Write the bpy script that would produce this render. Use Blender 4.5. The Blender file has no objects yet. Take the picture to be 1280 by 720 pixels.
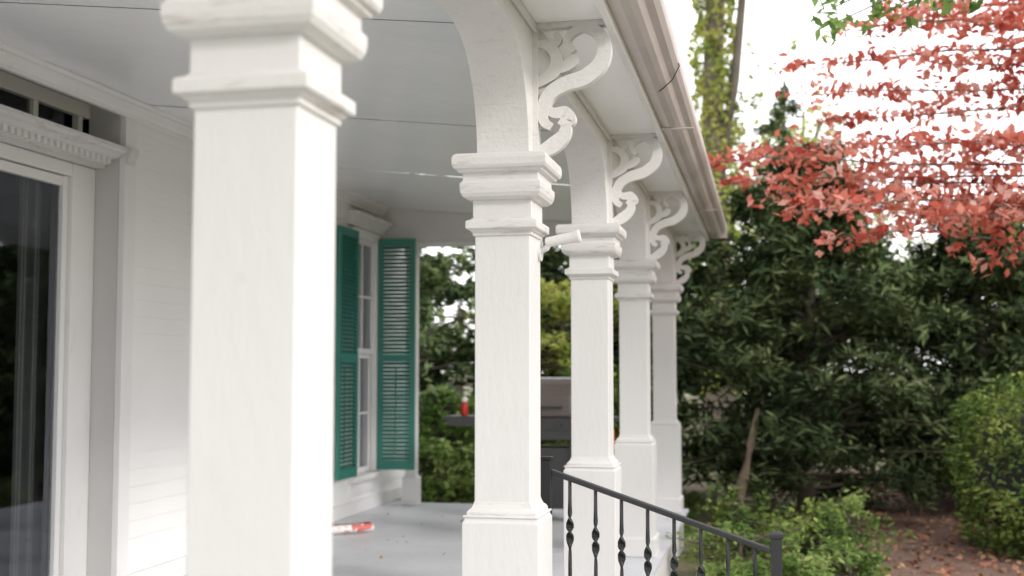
import bpy, bmesh, math, numpy as np, random
from mathutils import Vector, Matrix
rng=np.random.default_rng(7); random.seed(7)
scene=bpy.context.scene
scene.view_settings.view_transform='Standard'; scene.view_settings.look='None'; scene.view_settings.exposure=0
COL=scene.collection
R=math.radians

# ---------------------------------------------------------------- materials
def new_mat(name):
    m=bpy.data.materials.new(name); m.use_nodes=True
    nt=m.node_tree; nt.nodes.clear()
    out=nt.nodes.new('ShaderNodeOutputMaterial')
    return m,nt,out
def N(nt,t,**k):
    n=nt.nodes.new(t)
    for a,b in k.items():
        if a in n.inputs: n.inputs[a].default_value=b
        else: setattr(n,a,b)
    return n
def rgba(c): return (c[0],c[1],c[2],1)
def mixc(nt,fac,a,b):
    m=nt.nodes.new('ShaderNodeMix'); m.data_type='RGBA'
    if isinstance(fac,(int,float)): m.inputs[0].default_value=fac
    else: nt.links.new(fac,m.inputs[0])
    for i,v in ((6,a),(7,b)):
        if isinstance(v,tuple): m.inputs[i].default_value=rgba(v)
        else: nt.links.new(v,m.inputs[i])
    return m.outputs[2]
def ramp(nt,src,a,b):
    r=nt.nodes.new('ShaderNodeMapRange'); r.inputs[1].default_value=a; r.inputs[2].default_value=b
    nt.links.new(src,r.inputs[0]); return r.outputs[0]
def noise(nt,scale,detail=4,rough=.6,vec=None,stretch=None):
    n=nt.nodes.new('ShaderNodeTexNoise'); n.inputs['Scale'].default_value=scale
    n.inputs['Detail'].default_value=detail; n.inputs['Roughness'].default_value=rough
    tc=nt.nodes.new('ShaderNodeNewGeometry')
    if stretch:
        mp=nt.nodes.new('ShaderNodeMapping'); mp.inputs['Scale'].default_value=stretch
        nt.links.new(tc.outputs['Position'],mp.inputs[0]); nt.links.new(mp.outputs[0],n.inputs['Vector'])
    else: nt.links.new(tc.outputs['Position'],n.inputs['Vector'])
    return n.outputs['Fac']
def paint(name,c,c2,dirt=(.35,.3,.27),dirt_lo=.62,dirt_hi=.8,dirt_amt=.5,rough=.45,bump=.25,bscale=60,streak=True,big=1.2,dstretch=None,dscale=9,speck=0,chip=None):
    m,nt,out=new_mat(name)
    b=N(nt,'ShaderNodeBsdfPrincipled'); b.inputs['Roughness'].default_value=rough
    n1=noise(nt,big,1,.6)
    col=mixc(nt,ramp(nt,n1,.35,.7),c,c2)
    n2=noise(nt,dscale,3,.7,stretch=dstretch or ((1,1,.4) if streak else None))
    f=ramp(nt,n2,dirt_lo,dirt_hi)
    mu=nt.nodes.new('ShaderNodeMath'); mu.operation='MULTIPLY'; mu.inputs[1].default_value=dirt_amt
    nt.links.new(f,mu.inputs[0])
    col=mixc(nt,mu.outputs[0],col,dirt)
    if speck:
        f4=ramp(nt,noise(nt,55,2,.6),.71,.76)
        mu4=nt.nodes.new('ShaderNodeMath'); mu4.operation='MULTIPLY'; mu4.inputs[1].default_value=speck
        nt.links.new(f4,mu4.inputs[0]); col=mixc(nt,mu4.outputs[0],col,dirt)
    nt.links.new(col,b.inputs['Base Color'])
    if bump:
        n3=noise(nt,bscale,3,.65,stretch=(1,1,.3) if streak else None)
        bp=N(nt,'ShaderNodeBump'); bp.inputs['Strength'].default_value=bump; bp.inputs['Distance'].default_value=.004
        nt.links.new(n3,bp.inputs['Height']); nt.links.new(bp.outputs[0],b.inputs['Normal'])
    nt.links.new(b.outputs[0],out.inputs[0]); return m
def leafmat(name,cols,trans=.45,scale=1.5,rough=.55):
    m,nt,out=new_mat(name)
    g=nt.nodes.new('ShaderNodeNewGeometry')
    r=nt.nodes.new('ShaderNodeValToRGB'); r.color_ramp.interpolation='LINEAR'
    els=r.color_ramp.elements
    while len(els)<len(cols): els.new(.5)
    for i,c in enumerate(cols):
        els[i].position=i/(len(cols)-1); els[i].color=rgba(c)
    n1=noise(nt,scale,0,.5)
    a=nt.nodes.new('ShaderNodeMath'); a.operation='MULTIPLY_ADD'; a.inputs[1].default_value=.55
    nt.links.new(g.outputs['Random Per Island'],a.inputs[0])
    s=nt.nodes.new('ShaderNodeMapRange'); s.inputs[1].default_value=.35; s.inputs[2].default_value=.65; s.inputs[4].default_value=.5
    nt.links.new(n1,s.inputs[0]); nt.links.new(s.outputs[0],a.inputs[2])
    nt.links.new(a.outputs[0],r.inputs[0])
    d=N(nt,'ShaderNodeBsdfDiffuse'); nt.links.new(r.outputs[0],d.inputs[0])
    if trans<=0: nt.links.new(d.outputs[0],out.inputs[0]); return m
    t=N(nt,'ShaderNodeBsdfTranslucent'); nt.links.new(r.outputs[0],t.inputs[0])
    mx=N(nt,'ShaderNodeMixShader'); mx.inputs[0].default_value=trans
    nt.links.new(d.outputs[0],mx.inputs[1]); nt.links.new(t.outputs[0],mx.inputs[2])
    nt.links.new(mx.outputs[0],out.inputs[0]); return m

M_col=paint('column_paint',(.70,.688,.678),(.665,.652,.64),dirt=(.45,.40,.36),dirt_amt=.14,bump=.5,bscale=30,speck=.25)
M_mould=paint('moulding_paint',(.70,.685,.67),(.66,.64,.625),dirt=(.28,.23,.20),dirt_lo=.54,dirt_hi=.74,dirt_amt=.5,bump=.45,streak=False,dstretch=(.7,.7,5),speck=.3)
M_arch=paint('peeling_paint',(.72,.705,.69),(.67,.65,.635),dirt=(.42,.37,.34),dirt_lo=.56,dirt_hi=.68,dirt_amt=.22,bump=.7,streak=False,dstretch=(.8,.8,3),dscale=22,speck=.2)
M_ceil=paint('ceiling_paint',(.90,.90,.90),(.86,.86,.86),dirt_amt=.10,rough=.24,bump=.7,bscale=5,streak=False)
M_wall=paint('siding_paint',(.88,.875,.865),(.84,.835,.825),dirt_amt=.08,streak=False)
M_trim=paint('trim_paint',(.83,.82,.81),(.78,.77,.76),dirt_amt=.15)
M_gut=paint('gutter_metal',(.56,.51,.49),(.47,.42,.40),dirt=(.25,.2,.17),dirt_amt=.5,rough=.4,bump=.1)
M_floor=paint('floor_paint',(.66,.67,.70),(.56,.57,.60),dirt=(.33,.3,.27),dirt_lo=.55,dirt_hi=.8,dirt_amt=.4,rough=.38,bump=.2,streak=False,speck=.3)
M_green=paint('shutter_green',(.035,.21,.165),(.045,.24,.19),dirt=(.12,.25,.2),dirt_amt=.3,rough=.45)
M_black=paint('black_iron',(.014,.014,.016),(.02,.02,.022),dirt=(.06,.04,.03),dirt_amt=.25,rough=.4)
M_grill=paint('grill_enamel',(.03,.03,.032),(.045,.045,.045),dirt=(.1,.09,.08),dirt_amt=.3,rough=.35)
M_hood=paint('grill_hood_paint',(.17,.14,.13),(.13,.11,.10),dirt=(.25,.2,.18),dirt_amt=.4,rough=.4)
M_red=paint('red_plastic',(.6,.03,.02),(.5,.03,.02),dirt_amt=.1,rough=.35)
M_orange=paint('orange_plastic',(.8,.12,.03),(.7,.1,.03),dirt_amt=.1,rough=.35)
M_paper=paint('newsprint',(.8,.78,.76),(.7,.7,.7),dirt=(.6,.08,.06),dirt_lo=.5,dirt_hi=.56,dirt_amt=.9,streak=False)
M_roof=paint('roof_shingle',(.12,.11,.11),(.07,.07,.07),rough=.9)
M_stone=paint('step_concrete',(.5,.48,.46),(.42,.40,.38),rough=.85,streak=False)
M_bark=paint('bark',(.16,.13,.10),(.09,.075,.06),dirt=(.24,.2,.17),dirt_amt=.6,rough=.9,bump=1,bscale=25)
M_bark2=paint('bark_tan',(.22,.16,.11),(.15,.11,.08),dirt=(.1,.08,.06),dirt_amt=.6,rough=.9,bump=1,bscale=25)
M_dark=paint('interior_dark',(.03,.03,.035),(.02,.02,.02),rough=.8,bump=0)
M_curt=paint('curtain_cloth',(.6,.6,.6),(.5,.5,.5),dirt_amt=.1,rough=.9)
m,nt,out=new_mat('window_glass')
gl=N(nt,'ShaderNodeBsdfGlossy'); gl.inputs['Roughness'].default_value=.03; gl.inputs[0].default_value=(.85,.9,1,1)
tr=N(nt,'ShaderNodeBsdfTransparent'); fr=N(nt,'ShaderNodeFresnel'); fr.inputs[0].default_value=1.6
ad=nt.nodes.new('ShaderNodeMath'); ad.operation='ADD'; ad.inputs[1].default_value=.06; nt.links.new(fr.outputs[0],ad.inputs[0])
mx=N(nt,'ShaderNodeMixShader'); nt.links.new(ad.outputs[0],mx.inputs[0]); nt.links.new(tr.outputs[0],mx.inputs[1]); nt.links.new(gl.outputs[0],mx.inputs[2])
nt.links.new(mx.outputs[0],out.inputs[0]); M_glass=m

# ---------------------------------------------------------------- mesh helpers
def empty(name):
    e=bpy.data.objects.new(name,None); COL.objects.link(e); e.empty_display_size=.2; return e
def obj(name,verts,faces,mat,parent=None,smooth=False,bevel=0):
    me=bpy.data.meshes.new(name); me.from_pydata([tuple(v) for v in verts],[],[tuple(f) for f in faces]); me.update()
    bm=bmesh.new(); bm.from_mesh(me); bmesh.ops.recalc_face_normals(bm,faces=bm.faces); bm.to_mesh(me); bm.free()
    if mat: me.materials.append(mat)
    o=bpy.data.objects.new(name,me); COL.objects.link(o)
    if parent: o.parent=parent
    if smooth:
        for p in me.polygons: p.use_smooth=True
    if bevel:
        b=o.modifiers.new('bevel','BEVEL'); b.width=bevel; b.segments=2; b.limit_method='ANGLE'; b.angle_limit=R(30)
    return o
class Geo:
    def __init__(s): s.v=[]; s.f=[]
    def add(s,vs,fs):
        o=len(s.v); s.v+= [tuple(v) for v in vs]; s.f+=[tuple(i+o for i in f) for f in fs]
    def box(s,x0,x1,y0,y1,z0,z1,M=None):
        vs=[Vector(p) for p in ((x0,y0,z0),(x1,y0,z0),(x1,y1,z0),(x0,y1,z0),(x0,y0,z1),(x1,y0,z1),(x1,y1,z1),(x0,y1,z1))]
        if M: vs=[M@v for v in vs]
        s.add(vs,[(0,3,2,1),(4,5,6,7),(0,1,5,4),(1,2,6,5),(2,3,7,6),(3,0,4,7)])
    def sqprofile(s,cx,cy,prof):
        vs=[];fs=[]
        for h,z in prof: vs+=[(cx-h,cy-h,z),(cx+h,cy-h,z),(cx+h,cy+h,z),(cx-h,cy+h,z)]
        n=len(prof)
        for i in range(n-1):
            for k in range(4): fs.append((i*4+k,i*4+(k+1)%4,(i+1)*4+(k+1)%4,(i+1)*4+k))
        fs.append((3,2,1,0)); fs.append(tuple((n-1)*4+k for k in range(4))); s.add(vs,fs)
    def tube(s,pts,rad,n=6,cap=True):
        pts=[Vector(p) for p in pts]; vs=[];fs=[]
        for i,p in enumerate(pts):
            d=(pts[min(i+1,len(pts)-1)]-pts[max(i-1,0)]).normalized()
            a=d.cross(Vector((0,0,1)) if abs(d.z)<.9 else Vector((1,0,0))).normalized(); b=d.cross(a)
            r=rad[i] if hasattr(rad,'__len__') else rad
            for k in range(n):
                t=2*math.pi*k/n; vs.append(p+a*r*math.cos(t)+b*r*math.sin(t))
        for i in range(len(pts)-1):
            for k in range(n): fs.append((i*n+k,i*n+(k+1)%n,(i+1)*n+(k+1)%n,(i+1)*n+k))
        if cap: fs.append(tuple(range(n))); fs.append(tuple((len(pts)-1)*n+k for k in range(n)))
        s.add(vs,fs)
    def extrude(s,poly,axis,a,b):
        n=len(poly)
        def P(p,t): return (p[0],t,p[1]) if axis=='Y' else (t,p[0],p[1])
        vs=[P(p,a) for p in poly]+[P(p,b) for p in poly]
        fs=[tuple(range(n)),tuple(range(2*n-1,n-1,-1))]+[(i,(i+1)%n,n+(i+1)%n,n+i) for i in range(n)]
        s.add(vs,fs)
    def make(s,name,mat,parent=None,smooth=False,bevel=0): return obj(name,s.v,s.f,mat,parent,smooth,bevel)

# ---------------------------------------------------------------- layout constants
CX=-1.052; CW=.116
CYS=[-.08,2.416,4.916,7.416,9.916,12.9]
WX=-4.2
def ceil_z(x): return 3.0+(x+1.16)/(WX+1.16)*.32

# ---------------------------------------------------------------- columns
def catmull(P,n=8):
    P=[P[0]]+list(P)+[P[-1]]; out=[]
    for i in range(1,len(P)-2):
        for k in range(n):
            t=k/n; p0,p1,p2,p3=[np.array(q,float) for q in P[i-1:i+3]]
            out.append(.5*((2*p1)+(-p0+p2)*t+(2*p0-5*p1+4*p2-p3)*t*t+(-p0+3*p1-3*p2+p3)*t**3))
    out.append(np.array(P[-1],float)); return out
def stroke(g,P,x0,z0,yc,th):
    pts=catmull([( (p[0]-680)*.0036,(190-p[1])*.0033,p[2]*.0039/2) for p in P])
    L=[];Rr=[]
    for i,p in enumerate(pts):
        d=pts[min(i+1,len(pts)-1)][:2]-pts[max(i-1,0)][:2]; d/=max(1e-9,np.linalg.norm(d)); n=np.array([-d[1],d[0]])
        L.append(p[:2]+n*p[2]); Rr.append(p[:2]-n*p[2])
    n=len(pts); vs=[]
    for y in (yc-th/2,yc+th/2):
        vs+=[(x0+q[0],y,z0+q[1]) for q in L]+[(x0+q[0],y,z0+q[1]) for q in Rr]
    fs=[]
    for i in range(n-1):
        fs+=[(i,i+1,n+i+1,n+i),(2*n+i,3*n+i,3*n+i+1,2*n+i+1),(i,2*n+i,2*n+i+1,i+1),(n+i,n+i+1,3*n+i+1,3*n+i)]
    fs+=[(0,n,3*n,2*n),(n-1,3*n-1,4*n-1,2*n-1)]
    g.add(vs,fs)
for ci,cy in enumerate(CYS):
    e=empty('porch_column')
    g=Geo(); g.sqprofile(CX,cy,[(CW,.93),(CW,2.068)]); g.make('shaft',M_col,e,bevel=.004)
    g=Geo(); g.sqprofile(CX,cy,[(.158,.004),(.158,.893),(.150,.903),(.150,.912),(.158,.916),(.156,.922)]); 
    g.sqprofile(CX,cy,[(.176,.003),(.176,.14),(.168,.155),(.157,.158)])
    g.make('plinth',M_col,e,bevel=.003)
    g=Geo(); g.sqprofile(CX,cy,[(.142,.92),(.142,.933),(.136,.942),(.126,.95),(.119,.965),(.1165,.975)]); g.make('base_moulding',M_mould,e,bevel=.0015)
    g=Geo(); g.sqprofile(CX,cy,[(.118,2.060),(.1235,2.062),(.1235,2.074),(.131,2.078),(.134,2.084),(.146,2.088),(.149,2.092),(.149,2.118),(.146,2.122),(.134,2.127),(.1235,2.135)])
    g.make('neck_band',M_mould,e,bevel=.0015)
    g=Geo(); g.sqprofile(CX,cy,[(.1235,2.127),(.1235,2.212)]); g.make('neck',M_col,e,bevel=.003)
    g=Geo(); g.sqprofile(CX,cy,[(.128,2.207),(.142,2.210),(.158,2.220),(.166,2.235),(.169,2.254),(.169,2.276),(.163,2.280),(.158,2.288),(.158,2.316),(.176,2.321),(.178,2.328),(.190,2.334),(.196,2.346),(.197,2.374),(.192,2.388),(.180,2.396),(.12,2.402)])
    g.make('capital',M_mould,e,bevel=.0015)
    g=Geo(); x0=-.945; z0=2.405
    stroke(g,[(729,58,7),(722,46,6),(727,34,8),(742,27,10),(758,36,13),(765,55,15),(760,76,16),(742,92,17),(720,99,16),(702,110,15),(693,128,13),(694,146,11),(703,154,8)],x0,z0,cy,.046)
    stroke(g,[(681,186,9),(692,184,13),(705,177,17),(717,165,14),(719,152,11),(712,146,7)],x0,z0,cy,.042)
    stroke(g,[(693,128,9),(706,136,11),(719,136,13),(726,146,10),(720,153,6)],x0,z0,cy,.040)
    stroke(g,[(681,98,10),(694,92,12),(706,82,14),(709,66,13),(702,52,11),(690,46,8),(682,50,5)],x0,z0,cy,.038)
    stroke(g,[(705,80,8),(716,78,11),(727,70,13),(729,62,9)],x0,z0,cy,.034)
    stroke(g,[(702,52,7),(710,42,9),(708,32,6)],x0,z0,cy,.032)
    g.box(x0-.004,x0+.026,cy-.029,cy+.029,z0+.002,2.966)
    g.box(x0+.027,-.625,cy-.027,cy+.027,2.945,2.967)
    g.make('scroll_bracket',M_arch,e,bevel=.002)

# ---------------------------------------------------------------- house
H=empty('white_house')
def archz(d,r=.42,h=.45,p=.108,z=2.4):
    d=abs(d)-p
    if d<=0: return z
    if d>=r: return z+h
    u=d/r; return z+h*math.sqrt(max(0,1-(1-u)**2))
def beam(name,cen,lo,hi,fixed,along,top=3.02,h=.45,r=.42):
    ys=set([lo,hi])
    for c in cen:
        for sgn in(-1,1):
            ys.add(c+sgn*.108)
            for k in range(0,25):
                u=1-math.cos(math.pi/2*k/24)
                y=c+sgn*(.1081+r*u)
                if lo<y<hi: ys.add(y)
    ys=sorted(y for y in ys if lo<=y<=hi)
    vs=[];fs=[]
    for y in ys:
        z=min(archz(y-c,r=r,h=h) for c in cen)
        for (f,zz) in ((fixed[0],z),(fixed[1],z),(fixed[1],top),(fixed[0],top)):
            vs.append((f,y,zz) if along=='Y' else (y,f,zz))
    n=len(ys)
    for i in range(n-1):
        for k in range(4): fs.append((i*4+k,i*4+(k+1)%4,(i+1)*4+(k+1)%4,(i+1)*4+k))
    fs+=[(0,1,2,3),tuple((n-1)*4+k for k in range(4))]
    return obj(name,vs,fs,M_arch,H,bevel=.003)
beam('arcade_beam',CYS,-2.5,13.01,(-1.162,-.942),'Y')
beam('end_beam',[CX],-4.19,-1.164,(12.80,12.995),'X',top=3.33,h=.53)
g=Geo(); g.box(-.9405,-.925,-2.5,13.0,2.93,2.966); g.make('soffit_moulding',M_mould,H,bevel=.004)
# ceiling boards
g=Geo()
bounds=[-2.5,-1.2,.05,1.3,2.52,3.75,4.97,6.2,7.42,8.65,9.87,11.1,12.3,12.79]
for a,b in zip(bounds[:-1],bounds[1:]):
    dz=random.uniform(-.003,.003)
    nseg=6
    xs=np.linspace(WX+.001,-1.1625,nseg+1)
    for i in range(nseg):
        x0,x1=xs[i],xs[i+1]
        z0,z1=ceil_z(x0)+dz,ceil_z(x1)+dz
        g.add([(x0,a+.002,z0),(x1,a+.002,z1),(x1,b-.002,z1),(x0,b-.002,z0)],[(0,1,2,3)])
g.make('porch_ceiling',M_ceil,H)
g=Geo()
for b in bounds[1:-1]:
    g.add([(WX,b-.006,ceil_z(WX)+.006),(-1.163,b-.006,3.006),(-1.163,b+.006,3.006),(WX,b+.006,ceil_z(WX)+.006)],[(0,1,2,3)])
g.make('ceiling_joints',M_stone,H)
# soffit, fascia, gutter, roof
g=Geo(); g.box(-.9415,-.622,-2.5,13.4,2.968,2.985); g.box(-4.2,-.9425,13.0,13.4,2.968,2.985); g.make('eave_soffit',M_ceil,H)
g=Geo(); g.box(-.621,-.592,-2.5,13.43,2.915,3.12); g.box(-4.2,-.622,13.401,13.43,2.915,3.12); g.make('fascia',M_trim,H,bevel=.003)
prof=[(-.590,3.09),(-.590,2.955),(-.535,2.940),(-.50,2.945),(-.475,2.962),(-.455,2.99),(-.425,3.005),(-.405,3.03),(-.40,3.05),(-.40,3.088),(-.408,3.088),(-.412,3.04),(-.44,3.012),(-.47,2.995),(-.49,2.97),(-.52,2.955),(-.58,2.965),(-.583,3.09)]
g=Geo(); g.extrude(prof,'Y',-2.5,13.45)
g.box(-.615,-.395,13.452,13.47,2.95,3.09)
for yj in (3.4,7.1,10.9): g.box(-.592,-.397,yj,yj+.03,2.934,2.9395)
g.make('gutter',M_gut,H)
g=Geo(); g.tube([(-.42,5.9,3.07),(-.40,5.95,3.02),(-.44,6.02,2.97),(-.50,6.1,2.94),(-.56,6.25,2.95)],.003,6); g.make('gutter_wire',M_black,H)
g=Geo(); g.add([(-.42,-2.5,3.12),(-.42,13.45,3.12),(-4.2,13.45,4.4),(-4.2,-2.5,4.4),(-.42,-2.5,3.16),(-.42,13.45,3.16),(-4.2,13.45,4.44),(-4.2,-2.5,4.44)],[(0,1,2,3),(7,6,5,4),(0,4,5,1),(1,5,6,2),(3,2,6,7),(0,3,7,4)])
g.make('porch_roof',M_roof,H)
g=Geo(); y=-2.5
while y<13.15:
    w=.095; g.box(-4.2,-.83+random.uniform(-.004,.004),y,min(y+w-.002,13.15),-.03,random.uniform(-.0008,.0008)); y+=w
g.make('porch_floor',M_floor,H)
g=Geo(); g.box(-4.2,-.88,-2.45,13.1,-.42,-.032); g.make('porch_skirt',M_trim,H)
g=Geo()
def siding(y0,y1,z0,z1,x):
    z=z0; h=.115
    while z<z1-.001:
        zt=min(z+h,z1)
        g.add([(x+.014,y0,z),(x+.002,y0,zt),(x+.002,y1,zt),(x+.014,y1,z),(x-.03,y0,z),(x-.03,y0,zt),(x-.03,y1,zt),(x-.03,y1,z)],
              [(0,1,2,3),(0,3,7,4),(0,4,5,1),(3,2,6,7)])
        z+=h
DY0,DY1=4.9,7.26; WY0,WY1=11.86,12.56
siding(7.40,WY0-.10,.14,3.22,WX); siding(WY1+.10,13.9,.14,3.22,WX); siding(WY0-.10,WY1+.10,.14,.33,WX)
siding(-2.5,DY0-.14,.14,3.22,WX)
siding(-2.5,13.9,4.5,6.5,WX)
g.make('clapboard_siding',M_wall,H)
g=Geo()
g.box(WX-.25,WX-.031,7.27,WY0-.05,-.4,6.5); g.box(WX-.25,WX-.031,WY1+.05,14.0,-.4,6.5); g.box(WX-.25,WX-.031,WY0-.05,WY1+.05,-.4,.36); g.box(WX-.25,WX-.031,WY0-.05,WY1+.05,2.95,6.5)
g.box(WX-.25,WX-.031,-2.5,DY0,-.4,6.5); g.box(WX-.25,WX-.031,DY0,DY1+.01,3.3,6.5)
g.box(-12,WX-.25,13.8,14.0,-.4,6.5)
g.box(-12,WX-.6,-2.5,-2.3,-.4,6.5)
g.make('house_wall',M_trim,H)
g=Geo(); g.add([(-3.8,-2.8,6.45),(-3.8,14.3,6.45),(-8,14.3,9),(-8,-2.8,9)],[(0,1,2,3)]); g.add([(-12.2,-2.8,6.45),(-12.2,14.3,6.45),(-8,14.3,9.0),(-8,-2.8,9.0)],[(3,2,1,0)]); g.make('main_roof',M_roof,H)
g=Geo()
g.box(WX,WX+.03,7.405,WY0-.12,.002,.138); g.box(WX,WX+.0305,WY0-.119,13.9,.002,.138)
g.box(WX,WX+.032,13.8,14.02,.14,3.2)
g.box(WX-.02,WX+.026,DY1+.002,DY1+.14,.0,3.218)
g.box(WX-.02,WX+.026,DY0-.14,DY0-.002,.0,3.218)
g.make('corner_boards',M_trim,H,bevel=.003)
g=Geo(); g.extrude([(WX+.0,3.20),(WX+.03,3.20),(WX+.035,3.225),(WX+.05,3.235),(WX+.07,3.262),(WX+.085,3.27),(WX+.085,3.285),(WX+.11,3.30),(WX+.11,3.307),(WX,3.312)],'Y',-2.4,12.78)
g.make('crown_moulding',M_trim,H)
g=Geo(); g.sqprofile(-3.87,12.95,[(.085,.003),(.085,.3),(.068,.315),(.06,.32),(.06,2.75),(.07,2.76),(.075,2.82),(.05,2.93)]); g.make('end_post',M_trim,H,bevel=.003)
# ------- recessed door
DX=-4.45
g=Geo()
g.box(DX,WX-.021,DY1,DY1+.009,0,3.29)
g.box(DX,WX-.021,DY0-.009,DY0,0,3.29)
g.box(DX-.02,WX-.021,DY0,DY1,3.291,3.3)
g.make('alcove_reveal',paint('shaded_reveal_paint',(.62,.61,.60),(.57,.56,.55),dirt_amt=.1),H)  # greyer than the trim: the recess shade is put into the colour
g=Geo()
g.box(DX-.05,DX+.06,6.99,DY1-.003,0,2.845); g.box(DX-.05,DX+.06,DY0+.003,5.05,0,2.845)
g.box(DX-.05,DX+.055,5.051,6.989,2.76,2.845)
g.box(DX-.02,DX+.03,6.93,6.987,.05,2.755); g.box(DX-.02,DX+.03,5.053,5.11,.05,2.755)
g.box(DX-.02,DX+.028,5.112,6.928,2.69,2.752); g.box(DX-.02,DX+.028,5.112,6.928,.05,.2)
g.box(DX-.02,DX+.027,5.98,6.06,.202,2.688)
g.make('door_frame',M_trim,H,bevel=.004)
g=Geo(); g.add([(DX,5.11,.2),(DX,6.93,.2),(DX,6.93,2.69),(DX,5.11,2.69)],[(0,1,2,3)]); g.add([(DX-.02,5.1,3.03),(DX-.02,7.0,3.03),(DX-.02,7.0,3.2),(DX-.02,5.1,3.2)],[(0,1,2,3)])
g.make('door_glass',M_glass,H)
g=Geo()
g.extrude([(DX,2.85),(WX-.12,2.85),(WX-.12,2.87),(WX-.10,2.88),(WX-.10,2.905),(WX-.03,2.915),(WX+.0,2.935),(WX+.03,2.945),(WX+.045,2.96),(WX+.045,2.985),(DX,3.0)],'Y',DY0+.01,DY1-.004)
g.extrude([(WX+.027,2.88),(WX+.04,2.88),(WX+.045,2.905),(WX+.06,2.935),(WX+.07,2.96),(WX+.07,2.988),(WX+.027,2.995)],'Y',DY1-.003,DY1+.1)
g.make('door_entablature',M_mould,H)
g=Geo(); y=DY0+.03
while y<DY1-.05:
    g.box(WX-.099,WX-.05,y,y+.034,2.872,2.914); y+=.066
g.make('dentils',M_trim,H)
g=Geo(); g.box(DX-.04,DX+.01,DY0+.003,DY1-.003,3.002,3.035); g.box(DX-.04,DX+.01,DY0+.003,DY1-.003,3.19,3.288)
for yy in (5.05,5.62,6.19,6.62,7.12): g.box(DX-.04,DX+.008,yy,yy+.05,3.036,3.189)
g.make('transom_bars',M_trim,H,bevel=.002)
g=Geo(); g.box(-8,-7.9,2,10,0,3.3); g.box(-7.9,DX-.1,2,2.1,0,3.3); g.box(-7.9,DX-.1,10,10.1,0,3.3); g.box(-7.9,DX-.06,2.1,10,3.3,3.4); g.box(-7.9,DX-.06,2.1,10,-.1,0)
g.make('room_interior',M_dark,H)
g=Geo(); vs=[];fs=[]
for i in range(60):
    yy=6.70+.30*i/59; xx=DX-.14+.02*math.sin(i*.45)+.012*math.sin(i*.21+1); vs+=[(xx,yy,.03),(xx,yy,2.75)]
    if i: fs.append((2*i-2,2*i,2*i+1,2*i-1))
g.add(vs,fs); g.make('door_curtain',paint('sheer_curtain',(.14,.15,.155),(.11,.12,.125),dirt_amt=.1),H,smooth=True)
# ------- shuttered window
g=Geo()
g.box(WX-.02,WX+.04,WY0-.095,WY0,.40,2.98); g.box(WX-.02,WX+.04,WY1,WY1+.095,.40,2.98)
g.box(WX-.02,WX+.038,WY0+.001,WY1-.001,2.88,2.98)
g.box(WX-.02,WX+.10,WY0-.12,WY1+.12,.34,.398)
g.box(WX-.02,WX+.035,WY0-.09,WY1+.09,.20,.339)
for (za,zb,xo) in ((.40,1.66,-.035),(1.665,2.88,-.01)):
    x=WX+xo
    g.box(x-.02,x+.01,WY0+.001,WY0+.05,za,zb); g.box(x-.02,x+.01,WY1-.05,WY1-.001,za,zb)
    g.box(x-.02,x+.009,WY0+.051,WY1-.051,za,za+.055); g.box(x-.02,x+.009,WY0+.051,WY1-.051,zb-.045,zb)
    ym=(WY0+WY1)/2; zq=(za+zb)/2
    g.box(x-.02,x+.007,ym-.012,ym+.012,za+.056,zb-.046); 
    g.box(x-.02,x+.006,WY0+.051,ym-.0125,zq-.012,zq+.012); g.box(x-.02,x+.006,ym+.0125,WY1-.051,zq-.012,zq+.012)
g.make('window_frame',M_trim,H,bevel=.003)
g=Geo(); g.add([(WX-.045,WY0,.4),(WX-.045,WY1,.4),(WX-.045,WY1,1.66),(WX-.045,WY0,1.66)],[(0,1,2,3)]); g.add([(WX-.02,WY0,1.66),(WX-.02,WY1,1.66),(WX-.02,WY1,2.88),(WX-.02,WY0,2.88)],[(0,1,2,3)]); g.make('window_glass',M_glass,H)
g=Geo(); vs=[];fs=[]
for i in range(50):
    yy=WY0-.04+.78*i/49; xx=WX-.13+.015*math.sin(i*1.3); vs+=[(xx,yy,.38),(xx,yy,2.9)]
    if i: fs.append((2*i-2,2*i,2*i+1,2*i-1))
g.add(vs,fs); g.make('window_curtain',M_curt,H,smooth=True)
g=Geo(); g.extrude([(WX,2.985),(WX+.06,2.985),(WX+.07,3.03),(WX+.10,3.06),(WX+.15,3.09),(WX+.16,3.12),(WX,3.14)],'Y',WY0-.22,WY1+.2); g.make('window_hood',M_mould,H,bevel=.003)
def shutter(name,hinge,ang,w):
    M=Matrix.Translation(hinge)@Matrix.Rotation(ang,4,'Z')
    g=Geo(); z0,z1=.41,2.93; t=.018
    g.box(0,.05,-t,t,z0,z1,M); g.box(w-.05,w,-t,t,z0,z1,M)
    zm=1.62
    for a,b in ((z0,z0+.1),(zm-.04,zm+.04),(z1-.08,z1)): g.box(.0505,w-.0505,-t+.001,t-.001,a,b,M)
    for a,b in ((z0+.1,zm-.04),(zm+.04,z1-.08)):
        n=int((b-a)/.042)
        for i in range(n):
            zc=a+(b-a)*(i+.5)/n
            g.box(.048,w-.048,-.0235,.0235,-.003,.003,M@Matrix.Translation((0,0,zc))@Matrix.Rotation(R(38),4,'X'))
    g.box(w/2-.006,w/2+.006,-.030,-.022,z0+.15,zm-.09,M)
    return g.make(name,M_green,H)
shutter('shutter_near',(WX+.065,WY0-.03,0),R(-90),.56)
shutter('shutter_far',(WX+.05,WY1+.03,0),R(3),.41)

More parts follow.
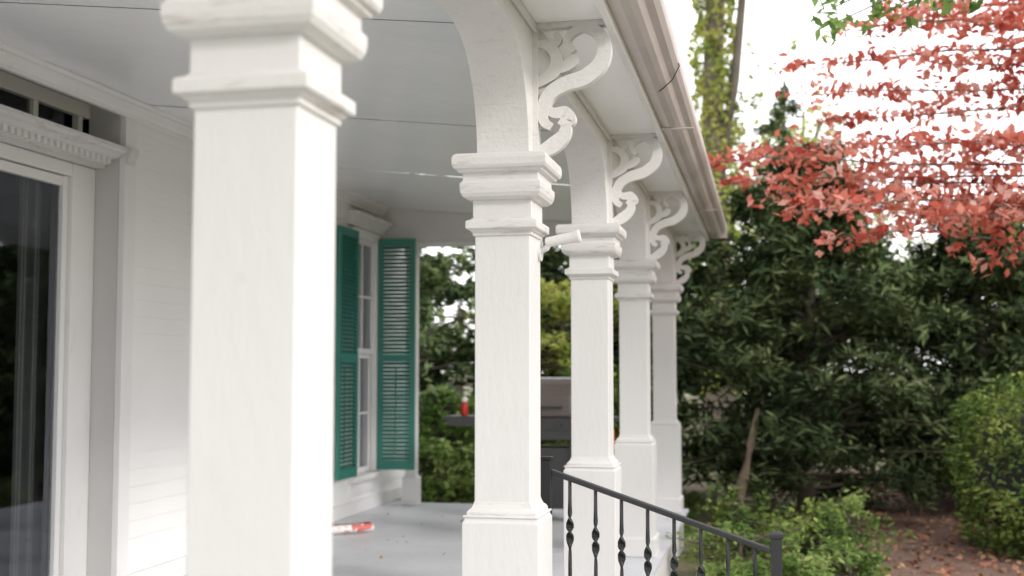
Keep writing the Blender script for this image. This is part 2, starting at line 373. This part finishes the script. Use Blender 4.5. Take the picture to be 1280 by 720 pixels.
# ---------------------------------------------------------------- security light
e=empty('security_light')
g=Geo(); zc=2.035
g.tube([(-.936,5.0,zc-.02),(-.925,5.0,zc-.02)],[.045,.045],20); g.tube([(-.925,5.0,zc-.02),(-.90,4.99,zc-.01),(-.885,4.98,zc+.015)],[.014,.014,.014],10)
g.tube([(-.905,4.985,zc+.012),(-.90,4.985,zc+.013),(-.79,4.975,zc+.03),(-.76,4.972,zc+.035),(-.755,4.972,zc+.036)],[.012,.021,.024,.028,.026],20)
g.make('lamp_body',M_col,e,smooth=False)

# ---------------------------------------------------------------- stair railing and steps
e=empty('stair_railing'); RY=5.24
def railz(x): return 1.075-(x+.93)*.335
g=Geo()
def slab(x0,x1,zo,h,hw):
    za,zb=railz(x0)+zo,railz(x1)+zo
    g.add([(x0,RY-hw,za-h),(x1,RY-hw,zb-h),(x1,RY+hw,zb-h),(x0,RY+hw,za-h),(x0,RY-hw,za),(x1,RY-hw,zb),(x1,RY+hw,zb),(x0,RY+hw,za)],[(0,3,2,1),(4,5,6,7),(0,1,5,4),(1,2,6,5),(2,3,7,6),(3,0,4,7)])
slab(-.925,.01,.0,.024,.022); slab(-.925,.01,-.85,.02,.016)
g.make('handrail',M_black,e,bevel=.004)
g=Geo()
g.box(-.97,-.927,RY-.021,RY+.021,.0,1.115); g.box(-.977,-.920,RY-.028,RY+.028,1.116,1.128)
g.sqprofile(.035,RY,[(.023,-.34),(.023,.80),(.029,.802),(.029,.818),(.02,.828)])
g.make('newel_posts',M_black,e,bevel=.002)
g=Geo()
for i in range(8):
    x=-.845+i*.113; zt=railz(x)-.02; zb=railz(x)-.86
    vs=[];n=90
    for k in range(n+1):
        t=k/n; z=zt+(zb-zt)*t
        s1=math.exp(-((t-.26)/.09)**4)+math.exp(-((t-.76)/.09)**4)
        a=.006+.011*s1; b=.006-.001*s1; ang=.5+math.pi*2*(1.3*(1/(1+math.exp(-(t-.26)*26)))+1.3*(1/(1+math.exp(-(t-.76)*26))))
        for sx,sy in((-1,-1),(1,-1),(1,1),(-1,1)):
            u=sx*a; v=sy*b; vs.append((x+u*math.cos(ang)-v*math.sin(ang),RY+u*math.sin(ang)+v*math.cos(ang),z))
    fs=[(k*4+j,k*4+(j+1)%4,(k+1)*4+(j+1)%4,(k+1)*4+j) for k in range(n) for j in range(4)]
    g.add(vs,fs)
g.make('twisted_balusters',M_black,e)
e=empty('porch_steps'); g=Geo()
g.box(-.875,-.45,3.2,5.36,-.40,-.06); g.box(-.449,.12,3.2,5.36,-.40,-.20); g.make('treads',M_stone,e,bevel=.01)
g=Geo()
for i in range(6): g.box(.125+i*1.2,.125+i*1.2+1.19,2.9,5.5,-.45,-.375)
g.make('bounce_walkway',M_stone,bevel=.008)  # unseen pale slabs, added to bounce light up onto the porch ceiling

# ---------------------------------------------------------------- grill, bottle, newspaper
e=empty('barbecue_grill'); gx,gy=-2.22,12.05
g=Geo(); g.box(gx-.36,gx+.36,gy-.26,gy+.26,.80,1.02); g.box(gx-.33,gx+.33,gy-.22,gy+.22,.12,.72); g.box(gx-.37,gx+.37,gy-.275,gy-.262,.90,1.0)
for sx in(-.34,.34):
    for sy in(-.23,.23): g.box(gx+sx-.02,gx+sx+.02,gy+sy-.02,gy+sy+.02,.06,.80)
g.box(gx-.98,gx-.365,gy-.23,gy+.23,.985,1.025); g.box(gx+.365,gx+.80,gy-.23,gy+.23,.985,1.025)
g.box(gx-.95,gx-.37,gy-.235,gy-.231,.93,.984)
for kx in (-.22,0,.22): g.tube([(gx+kx,gy-.276,.95),(gx+kx,gy-.31,.95)],.025,14)
for sx in(-.34,.34): 
    for sy in (-.2,.2): g.tube([(gx+sx-.02,gy+sy,.062),(gx+sx+.02,gy+sy,.062)],.06,16)
g.make('cart_and_firebox',M_grill,e,bevel=.006)
g=Geo(); pr=[(gy-.26,1.022),(gy-.27,1.12),(gy-.25,1.24),(gy-.19,1.34),(gy-.08,1.40),(gy+.05,1.42),(gy+.18,1.38),(gy+.25,1.27),(gy+.26,1.022)]
g.extrude(pr,'X',gx-.35,gx+.35); g.make('hood',M_hood,e,bevel=.03)
g=Geo(); g.tube([(gx-.25,gy-.30,1.12),(gx+.25,gy-.30,1.12)],.012,10); g.tube([(gx-.24,gy-.26,1.12),(gx-.24,gy-.30,1.12)],.01,8); g.tube([(gx+.24,gy-.26,1.12),(gx+.24,gy-.30,1.12)],.01,8); g.make('hood_handle',M_grill,e)
g=Geo(); g.tube([(gx+.72,gy-.25,.72),(gx+.72,gy-.25,.73),(gx+.72,gy-.25,.9),(gx+.72,gy-.25,.94),(gx+.72,gy-.25,.98)],[.03,.04,.04,.02,.015],14); g.make('lighter_bottle',M_orange,e,smooth=True)
e=empty('sauce_bottle'); bx,by=-3.02,11.98
g=Geo(); g.tube([(bx,by,1.026),(bx,by,1.034),(bx,by,1.14),(bx,by,1.165)],[.034,.037,.037,.03],18); g.make('bottle',M_red,e,smooth=True)
g=Geo(); g.tube([(bx,by,1.166),(bx,by,1.195),(bx,by,1.215)],[.031,.031,.018],18); g.make('cap',M_trim,e,smooth=True)
e=empty('rolled_newspaper')
M=Matrix.Translation((-3.74,10.5,.056))@Matrix.Rotation(R(42),4,'Z'); g=Geo()
vs=[];fs=[];n=60
for k in range(n+1):
    a=k/n*6.5*math.pi; r=.012+.042*k/n
    for xx in(-.24,-.12,0,.12,.24):
        rr=r*(1+.06*math.sin(xx*25+k)); vs.append(M@Vector((xx,rr*math.cos(a),rr*math.sin(a)*.85)))
for k in range(n):
    for j in range(4): fs.append((k*5+j,k*5+j+1,(k+1)*5+j+1,(k+1)*5+j))
g.add(vs,fs); g.make('paper_roll',M_paper,e,smooth=True)

# ---------------------------------------------------------------- vegetation helpers
def leaf_obj(name,C,size,mat,parent,aspect=1.6,flat=.5,hang=0.,var=.4,seed=1):
    r=np.random.default_rng(seed); C=np.asarray(C); n=len(C)
    a=r.normal(size=(n,3)); a[:,2]*=.5; a[:,2]-=hang; a/=np.linalg.norm(a,axis=1,keepdims=True)
    u=r.normal(size=(n,3)); u[:,2]=np.abs(u[:,2])+flat*3; 
    b=np.cross(u,a); b/=np.linalg.norm(b,axis=1,keepdims=True)+1e-9
    nn=np.cross(a,b)
    s=(size*(1+var*r.uniform(-1,1,n)))[:,None]
    V=np.empty((n,4,3)); V[:,0]=C-a*s*.5*aspect; V[:,1]=C+b*s*.42+nn*s*.1; V[:,2]=C+a*s*.5*aspect; V[:,3]=C-b*s*.42+nn*s*.1
    me=bpy.data.meshes.new(name); me.vertices.add(n*4); me.vertices.foreach_set('co',V.reshape(-1))
    me.loops.add(n*4); me.loops.foreach_set('vertex_index',np.arange(n*4,dtype=np.int32))
    me.polygons.add(n); me.polygons.foreach_set('loop_start',np.arange(0,n*4,4,dtype=np.int32)); me.polygons.foreach_set('loop_total',np.full(n,4,dtype=np.int32))
    me.update(calc_edges=True); me.materials.append(mat)
    o=bpy.data.objects.new(name,me); COL.objects.link(o); o.parent=parent; return o
def bough(g,leaves,base,tip,r0,droop,nsub,sublen,nleaf,r,start=.25,flatz=.05,fork=.9,wobble=.03,twigs=None):
    base=np.array(base,float); tip=np.array(tip,float); d=tip-base; L=np.linalg.norm(d)
    T=np.linspace(0,1,10); wob=r.normal(size=3)*L*wobble; wob2=r.normal(size=3)*L*wobble*.5
    def P(t): return base+d*t+np.array([0,0,1])*droop*L*(t-t*t)*2+wob*math.sin(t*5)*(1-t)+wob2*math.sin(t*11)*(1-t)
    g.tube([P(t) for t in T],[r0*(1-.85*t)+.002 for t in T],4,False)
    dh=d/L; side=np.cross(dh,[0,0,1]); side/=np.linalg.norm(side)+1e-9
    for k in range(nsub):
        t=start+(1-start)*(k+r.uniform(0,1))/nsub; p=P(t); sg=1 if k%2 else -1
        sd=dh*r.uniform(.4,1)+side*sg*fork*r.uniform(.5,1.1)+np.array([0,0,1])*r.normal()*.18; sd/=np.linalg.norm(sd)
        l=sublen*r.uniform(.5,1.1)*(1.1-.5*t)
        if twigs or (twigs is None and r0>.03): g.tube([p,p+sd*l*.5,p+sd*l-np.array([0,0,.06*l])],[max(.003,r0*.2),max(.002,r0*.1),.0015],3,False)
        tt=r.uniform(.05,1.08,nleaf)[:,None]
        q=p+sd*l*tt-np.array([0,0,.1*l])*tt**2+r.normal(size=(nleaf,3))*np.array([l*.13,l*.13,flatz])*(1.1-.4*tt)
        leaves.append(q)
def conifer(name,x,y,h,rad,nb,mat,seed,lean=0,leaf=.07,z0=-.4,low=.05,nsub=10,nleaf=12,top=.15,aspect=2.0,bark=None,hang=.25,shape=1.):
    r=np.random.default_rng(seed); e=empty(name); g=Geo(); L=[]
    pts=[(x+lean*t*t+.05*math.sin(4*t+seed),y+.05*math.cos(5*t),z0+h*t) for t in np.linspace(0,1,9)]
    g.tube(pts,[.02+.022*h*(1-t) for t in np.linspace(0,1,9)],8)
    lob=r.uniform(0,6.28,3)
    for k in range(nb):
        t=low+(1-low)*(k+r.uniform())/nb; az=r.uniform(0,6.283)
        prof=(1-t)**.6*(.55+.45*min(1,t/.25)) if shape==1 else math.sqrt(max(0,1-(2*t-1)**2))
        l=rad*(top+(1-top)*prof)*r.uniform(.6,1.15)*(1+.22*math.sin(3*az+lob[0]+6*t))
        b=np.array([x+lean*t*t,y,z0+h*t]); tip=b+np.array([math.cos(az)*l,math.sin(az)*l,l*r.uniform(-.15,.35)])
        bough(g,L,b,tip,.012+.006*h*(1-t)*.5,.06,nsub,l*.42,nleaf,r,start=.3,flatz=.04+.02*rad)
    g.make('trunk_and_limbs',bark or M_bark,e,smooth=True)
    leaf_obj('foliage',np.concatenate(L),leaf,mat,e,aspect=aspect,flat=.35,hang=hang,seed=seed)
    return e
M_yew=leafmat('yew_leaf',[(.026,.040,.020),(.05,.074,.034),(.088,.122,.054),(.155,.195,.085)],trans=0)  # greens lightened so the colour itself carries the haze
M_hem=leafmat('hemlock_leaf',[(.05,.08,.04),(.09,.135,.06),(.15,.20,.09),(.22,.28,.12)],trans=0)
M_yel=leafmat('yellowgreen_leaf',[(.18,.25,.05),(.32,.38,.09),(.46,.48,.13),(.55,.54,.2)],trans=.5)
M_lime=leafmat('fresh_leaf',[(.08,.15,.04),(.16,.26,.07),(.28,.38,.12),(.4,.46,.18)],trans=.4)
M_red=leafmat('maple_leaf',[(.30,.055,.045),(.54,.13,.09),(.68,.26,.19),(.80,.52,.46)],trans=.45,scale=2.6)
M_hedge=leafmat('hedge_leaf',[(.04,.07,.02),(.08,.135,.04),(.17,.24,.06),(.34,.38,.11)],trans=.15)

conifer('yew_tree',.55,16.2,4.7,2.1,215,M_yew,11,leaf=.052,nleaf=18,aspect=3.4)
conifer('yew_tree',2.9,17.8,3.9,2.2,180,M_yew,12,leaf=.056,nleaf=17,aspect=3.4)
conifer('yew_tree',-1.6,18.2,4.9,1.9,130,M_yew,13,leaf=.07,nleaf=13,aspect=3.2)
conifer('yew_tree',5.6,21.0,3.7,2.6,140,M_yew,14,leaf=.09,nleaf=13,aspect=3)
conifer('hemlock_tree',.35,19.5,6.4,1.1,40,M_hem,15,leaf=.05,nleaf=9,aspect=3,low=.4)
conifer('hemlock_tree',-5.2,17.5,4.9,2.2,110,M_hem,16,leaf=.075,nleaf=12,aspect=2.6)
conifer('hemlock_tree',-3.4,19.5,3.8,1.7,90,M_yew,17,leaf=.075,nleaf=12,aspect=2.6)
conifer('goldenrain_shrub',-2.9,17.2,3.0,1.3,100,M_yel,18,leaf=.075,nleaf=12,shape=2,aspect=1.5)
conifer('laurel_shrub',-4.3,15.6,1.5,1.0,70,M_lime,19,leaf=.06,nleaf=12,shape=2,aspect=1.6)
conifer('laurel_shrub',-2.2,15.2,1.9,.9,70,M_hedge,20,leaf=.06,nleaf=12,shape=2,aspect=1.6)
e=empty('yew_stem'); g=Geo()
g.tube([(-.40,14.3,-.4),(-.36,14.35,-.1),(-.26,14.45,.25),(-.18,14.6,.6),(-.1,15.0,1.0)],[.09,.075,.065,.05,.03],9); g.make('trunk',M_bark2,e,smooth=True)
# vine-covered tree
e=empty('ivy_covered_tree'); g=Geo(); L=[]; r=np.random.default_rng(31)
tp=[(-.95+.06*math.sin(z*.7),25+.05*z,z) for z in np.linspace(-.4,13,16)]
g.tube(tp,np.linspace(.33,.16,16),10)
for k in range(40):
    z=r.uniform(3.5,13); az=r.uniform(0,6.28); l=r.uniform(1.0,3.6)
    b=np.array([-.95,25,z]); bough(g,L,b,b+np.array([math.cos(az)*l,math.sin(az)*l,l*r.uniform(.0,.6)]),.022,.05,9,l*.4,9,r,start=.3,flatz=.15,wobble=.06)
g.tube([(-.9,25.2,5.5),(-.55,25.2,7.5),(-.35,25.3,9.5),(.1,25.3,11.5)],[.12,.10,.08,.05],8)
g.make('trunk_and_limbs',M_bark,e,smooth=True)
zz=r.uniform(1,10.5,4600); az=r.uniform(0,6.28,4600); rr=.30+.2*np.abs(np.sin(zz*2.1+az))*r.uniform(.3,1.3,4600)
iv=np.stack([-.95+.06*np.sin(zz*.7)+np.cos(az)*rr,25+.05*zz+np.sin(az)*rr,zz],1)
leaf_obj('ivy',iv,.11,M_yel,e,aspect=1.2,flat=0,seed=31)
leaf_obj('foliage',np.concatenate(L),.10,M_yel,e,aspect=1.4,flat=.3,seed=32)
def broad(name,x,y,h,rad,nb,mat,seed,leaf,nsub=10,nleaf=9,z0=-.4,low=.3):
    r=np.random.default_rng(seed); e=empty(name); g=Geo(); L=[]
    g.tube([(x+.1*math.sin(3*t+seed),y,z0+h*t*.9) for t in np.linspace(0,1,8)],[.03+.028*h*(1-t)*.6 for t in np.linspace(0,1,8)],8)
    for k in range(nb):
        t=low+(.9-low)*r.uniform(); az=r.uniform(0,6.28); el=r.uniform(-.05,.9)
        l=rad*r.uniform(.5,1.1)*math.sqrt(max(.15,1-((t-.55)/.55)**2))
        b=np.array([x,y,z0+h*t*.85]); bough(g,L,b,b+l*np.array([math.cos(az)*math.cos(el),math.sin(az)*math.cos(el),math.sin(el)]),.02+.002*h,.05,nsub,l*.45,nleaf,r,start=.35,flatz=.12*rad/2)
    g.make('trunk_and_limbs',M_bark,e,smooth=True); leaf_obj('foliage',np.concatenate(L),leaf,mat,e,aspect=1.5,flat=.3,seed=seed); return e
broad('birch_tree',.9,27,8.4,2.4,70,M_yel,41,.10,nleaf=7)
broad('birch_tree',5.2,24.5,5.6,2.4,70,M_yel,42,.12,nleaf=9)
r=np.random.default_rng(50); e=empty('distant_tree_belt'); g=Geo(); L=[]
for k in range(42):
    x=r.uniform(-34,40); y=r.uniform(36,50); h=r.uniform(4.2,6.4); 
    if -3<x<3.5: h*=.8
    g.tube([(x,y,-.4),(x,y,h*.8)],[.2,.08],6)
    for j in range(14):
        az=r.uniform(0,6.28); l=r.uniform(1.2,3); b=np.array([x,y,h*r.uniform(.15,.8)]); bough(g,L,b,b+l*np.array([math.cos(az),math.sin(az),r.uniform(-.1,.6)]),.02,.05,8,l*.5,10,r,start=.2,flatz=.3)
g.make('trunks',M_bark,e); leaf_obj('foliage',np.concatenate(L),.32,M_hem,e,aspect=1.3,flat=.2,seed=51)

# red maple
r=np.random.default_rng(61); e=empty('red_maple_tree'); g=Geo(); L=[]
trunk=[(4.7,11.6,-.4),(4.65,11.6,1.0),(4.5,11.6,2.2),(4.6,11.7,3.4),(4.8,11.8,5.0),(4.9,11.9,6.4)]
g.tube(trunk,[.16,.13,.11,.09,.06,.03],9)
tips=[(-.50,10.9,3.36),(-.25,11.3,3.22),(-.1,11.6,3.55),(.15,11.2,3.10),(.30,11.2,4.30),(.2,10.2,2.80),(.45,11.0,2.95),(.65,12.0,3.95),(.55,10.4,2.60),(.5,11.6,4.1),(1.0,11.0,3.45),(.8,10.4,4.4),(1.2,12.0,3.0),(1.5,11.0,4.2),(1.4,10.2,2.75),(1.9,10.8,3.5),(1.7,12.2,4.9),(2.1,10.0,3.0),(2.3,11.0,4.6),(1.1,11.4,4.85),(2.2,12.3,3.1),(.8,11.0,3.2),(1.6,11.3,3.0),(1.5,10.4,4.6)]
for tp_ in tips:
    b=np.array([4.6,11.65,min(5.2,max(1.9,tp_[2]-.1+r.uniform(-.5,.3)))])
    bough(g,L,b,tp_,.016,.05,23,.66,14,r,start=.38,flatz=.04,fork=.8,wobble=.05,twigs=True)
for k in range(22):
    az=r.uniform(-1.8,1.8); l=r.uniform(1.4,3); b=np.array([4.65,11.65,r.uniform(2.2,6)]); bough(g,L,b,b+l*np.array([math.cos(az),math.sin(az),r.uniform(-.1,.3)]),.02,.05,12,.8,10,r,start=.3,flatz=.06)
g.make('trunk_and_limbs',M_bark,e,smooth=True)
leaf_obj('foliage',np.concatenate(L),.064,M_red,e,aspect=1.5,flat=.2,hang=.6,seed=62)
# green tree with overhanging bough
r=np.random.default_rng(71); e=empty('ash_tree'); g=Geo(); L=[]
g.tube([(5.2,6.5,-.4),(5.15,6.5,2),(5.1,6.6,4.2),(5.3,6.7,7)],[.2,.17,.13,.06],10)
for tp_ in [(.45,8.0,3.76),(.75,8.3,3.88),(1.1,7.7,3.76),(1.4,8.2,3.95),(.5,8.6,4.05),(1.9,7.4,4.1)]:
    bough(g,L,(5.12,6.6,4.6),tp_,.016,.08,16,.45,10,r,start=.6,flatz=.05,wobble=.05)
for k in range(20):
    az=r.uniform(-1.4,1.4); l=r.uniform(1.4,3); b=np.array([5.15,6.6,r.uniform(3.5,6.8)]); bough(g,L,b,b+l*np.array([math.cos(az),math.sin(az),r.uniform(0,.6)]),.03,.05,12,.8,7,r,start=.4,flatz=.1)
g.make('trunk_and_limbs',M_bark,e,smooth=True); leaf_obj('foliage',np.concatenate(L),.05,M_lime,e,aspect=2.4,flat=.3,hang=.5,seed=72)
# clipped hedge
def hedge(name,c,rad,n,mat,seed,leaf=.05):
    r=np.random.default_rng(seed); e=empty(name)
    d=r.normal(size=(n,3)); d/=np.linalg.norm(d,axis=1,keepdims=True)
    d=np.sign(d)*np.abs(d)**.75
    bumpy=1+.07*np.sin(d[:,0]*7+seed)*np.sin(d[:,1]*6+1)+.06*np.sin(d[:,2]*9+d[:,0]*5)
    q=np.array(c)+d*np.array(rad)*(bumpy*r.uniform(.8,1.05,n))[:,None]
    q=q[q[:,2]>-.4]
    leaf_obj('foliage',q,leaf,mat,e,aspect=1.6,flat=.15,seed=seed)
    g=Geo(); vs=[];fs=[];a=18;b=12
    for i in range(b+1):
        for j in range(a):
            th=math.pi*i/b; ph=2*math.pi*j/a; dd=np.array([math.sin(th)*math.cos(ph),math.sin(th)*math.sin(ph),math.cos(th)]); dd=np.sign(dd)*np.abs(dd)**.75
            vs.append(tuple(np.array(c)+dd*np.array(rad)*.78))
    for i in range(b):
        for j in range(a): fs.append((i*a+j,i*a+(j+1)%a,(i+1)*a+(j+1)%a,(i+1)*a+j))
    g.add(vs,fs); g.make('dark_core',M_dark,e)  # solid dark core, added to block the view through the leaves
hedge('boxwood_hedge',(2.95,13.6,.45),(1.0,1.3,.95),14000,M_hedge,81,.042)
hedge('boxwood_hedge',(4.9,16,.5),(1.3,1.3,1.0),9000,M_hedge,82)
hedge('boxwood_hedge',(4.2,19.5,.4),(1.6,1.0,.9),6000,M_yel,83,.07)
for i,(x,y,h,rd) in enumerate([(-.2,11.0,.42,.5),(.45,11.9,.46,.5),(.1,10.0,.32,.4),(.75,12.8,.5,.45),(-.25,12.6,.55,.5),(.65,10.9,.3,.35),(-.35,9.0,.35,.36),(-.3,7.6,.3,.34)]):
    conifer('azalea_shrub',x,y,h,rd,30,[M_lime,M_hedge][i%3==1],90+i,leaf=.036,nsub=7,nleaf=7,shape=2,aspect=1.9,low=.15,z0=-.36)

# ---------------------------------------------------------------- ground
m,nt,out=new_mat('garden_ground'); b=N(nt,'ShaderNodeBsdfPrincipled'); b.inputs['Roughness'].default_value=.95
c1=mixc(nt,ramp(nt,noise(nt,.35,3,.6),.42,.6),(.09,.13,.045),(.15,.11,.075))
c2=mixc(nt,ramp(nt,noise(nt,18,4,.7),.4,.7),c1,(.2,.18,.10)); nt.links.new(c2,b.inputs['Base Color'])
bp=N(nt,'ShaderNodeBump'); bp.inputs['Strength'].default_value=.8; bp.inputs['Distance'].default_value=.05; nt.links.new(noise(nt,12,4,.7),bp.inputs['Height']); nt.links.new(bp.outputs[0],b.inputs['Normal'])
nt.links.new(b.outputs[0],out.inputs[0]); M_ground=m
obj('ground',[(-300,-300,-.4),(300,-300,-.4),(300,400,-.4),(-300,400,-.4)],[(0,1,2,3)],M_ground)
m,nt,out=new_mat('mulch'); b=N(nt,'ShaderNodeBsdfPrincipled'); b.inputs['Roughness'].default_value=.95
c1=mixc(nt,ramp(nt,noise(nt,30,4,.75),.35,.65),(.12,.07,.05),(.33,.21,.16)); nt.links.new(c1,b.inputs['Base Color'])
bp=N(nt,'ShaderNodeBump'); bp.inputs['Strength'].default_value=1; bp.inputs['Distance'].default_value=.03; nt.links.new(noise(nt,40,4,.7),bp.inputs['Height']); nt.links.new(bp.outputs[0],b.inputs['Normal'])
nt.links.new(b.outputs[0],out.inputs[0]); M_mulch=m
Lp=[];Rp=[]
for t in np.linspace(0,1,24):
    y=5.6+18*t; cx=1.3+.4*math.sin(y*.25)+.05*y; w=.9+.12*math.sin(y*1.7); Lp.append((cx-w,y,-.394)); Rp.append((cx+w,y,-.394))
obj('garden_path',Lp+Rp,[(i,24+i,25+i,i+1) for i in range(23)],M_mulch)
r=np.random.default_rng(99)
q=np.stack([r.uniform(-.7,4.5,5000),r.uniform(5.5,22,5000),r.uniform(-.385,-.365,5000)],1)
lit=leaf_obj('leaf_litter',q,.06,leafmat('dry_leaf',[(.2,.09,.06),(.38,.16,.1),(.42,.26,.14),(.26,.16,.09)],trans=0),None,aspect=1.3,flat=1,seed=99)
q=np.stack([r.uniform(-4.1,-.9,34),r.uniform(5,13,34),r.uniform(.004,.010,34)],1)
leaf_obj('fallen_leaves',q,.028,bpy.data.materials['dry_leaf'],None,aspect=1.3,flat=1.5,seed=98)
q=np.stack([r.uniform(-8,-.9,7000),r.uniform(13.3,18,7000),r.uniform(-.4,-.33,7000)],1)
leaf_obj('lawn_grass',q,.07,M_lime,None,aspect=2.5,flat=-.2,hang=-1,seed=97)

# ---------------------------------------------------------------- light
az_dir=Vector((1.0,-.6,0)).normalized(); el=R(27)
sd=Vector((az_dir.x*math.cos(el),az_dir.y*math.cos(el),math.sin(el)))
sun=bpy.data.lights.new('sun','SUN'); sun.energy=2.0; sun.angle=R(10); sun.color=(1,.965,.92)
so=bpy.data.objects.new('sun',sun); COL.objects.link(so); so.rotation_euler=sd.to_track_quat('Z','Y').to_euler()
w=bpy.data.worlds.new('World'); scene.world=w; w.use_nodes=True; nt=w.node_tree; nt.nodes.clear()
out=nt.nodes.new('ShaderNodeOutputWorld'); bg=nt.nodes.new('ShaderNodeBackground'); sky=nt.nodes.new('ShaderNodeTexSky'); sky.sky_type='NISHITA'; sky.sun_disc=False
sky.sun_elevation=el; sky.sun_rotation=math.atan2(az_dir.x,az_dir.y)
mx=nt.nodes.new('ShaderNodeMix'); mx.data_type='RGBA'; mx.inputs[0].default_value=.85; nt.links.new(sky.outputs[0],mx.inputs[6]); mx.inputs[7].default_value=(16.2,16.1,16.2,1)
nt.links.new(mx.outputs[2],bg.inputs[0]); bg.inputs[1].default_value=.15; nt.links.new(bg.outputs[0],out.inputs[0])

# ---------------------------------------------------------------- camera
th=math.atan(316/1500); ph=math.atan(99/1500)
cam=bpy.data.cameras.new('camera'); co=bpy.data.objects.new('camera',cam); COL.objects.link(co)
co.location=(0,0,1.52)
f=Vector((-math.sin(th)*math.cos(ph),math.cos(th)*math.cos(ph),math.sin(ph)))
co.rotation_euler=f.to_track_quat('-Z','Y').to_euler()
cam.sensor_width=36; cam.lens=42.2; cam.clip_end=1000; cam.clip_start=.05
cam.dof.use_dof=True; cam.dof.focus_distance=5.3; cam.dof.aperture_fstop=2.0
scene.camera=co
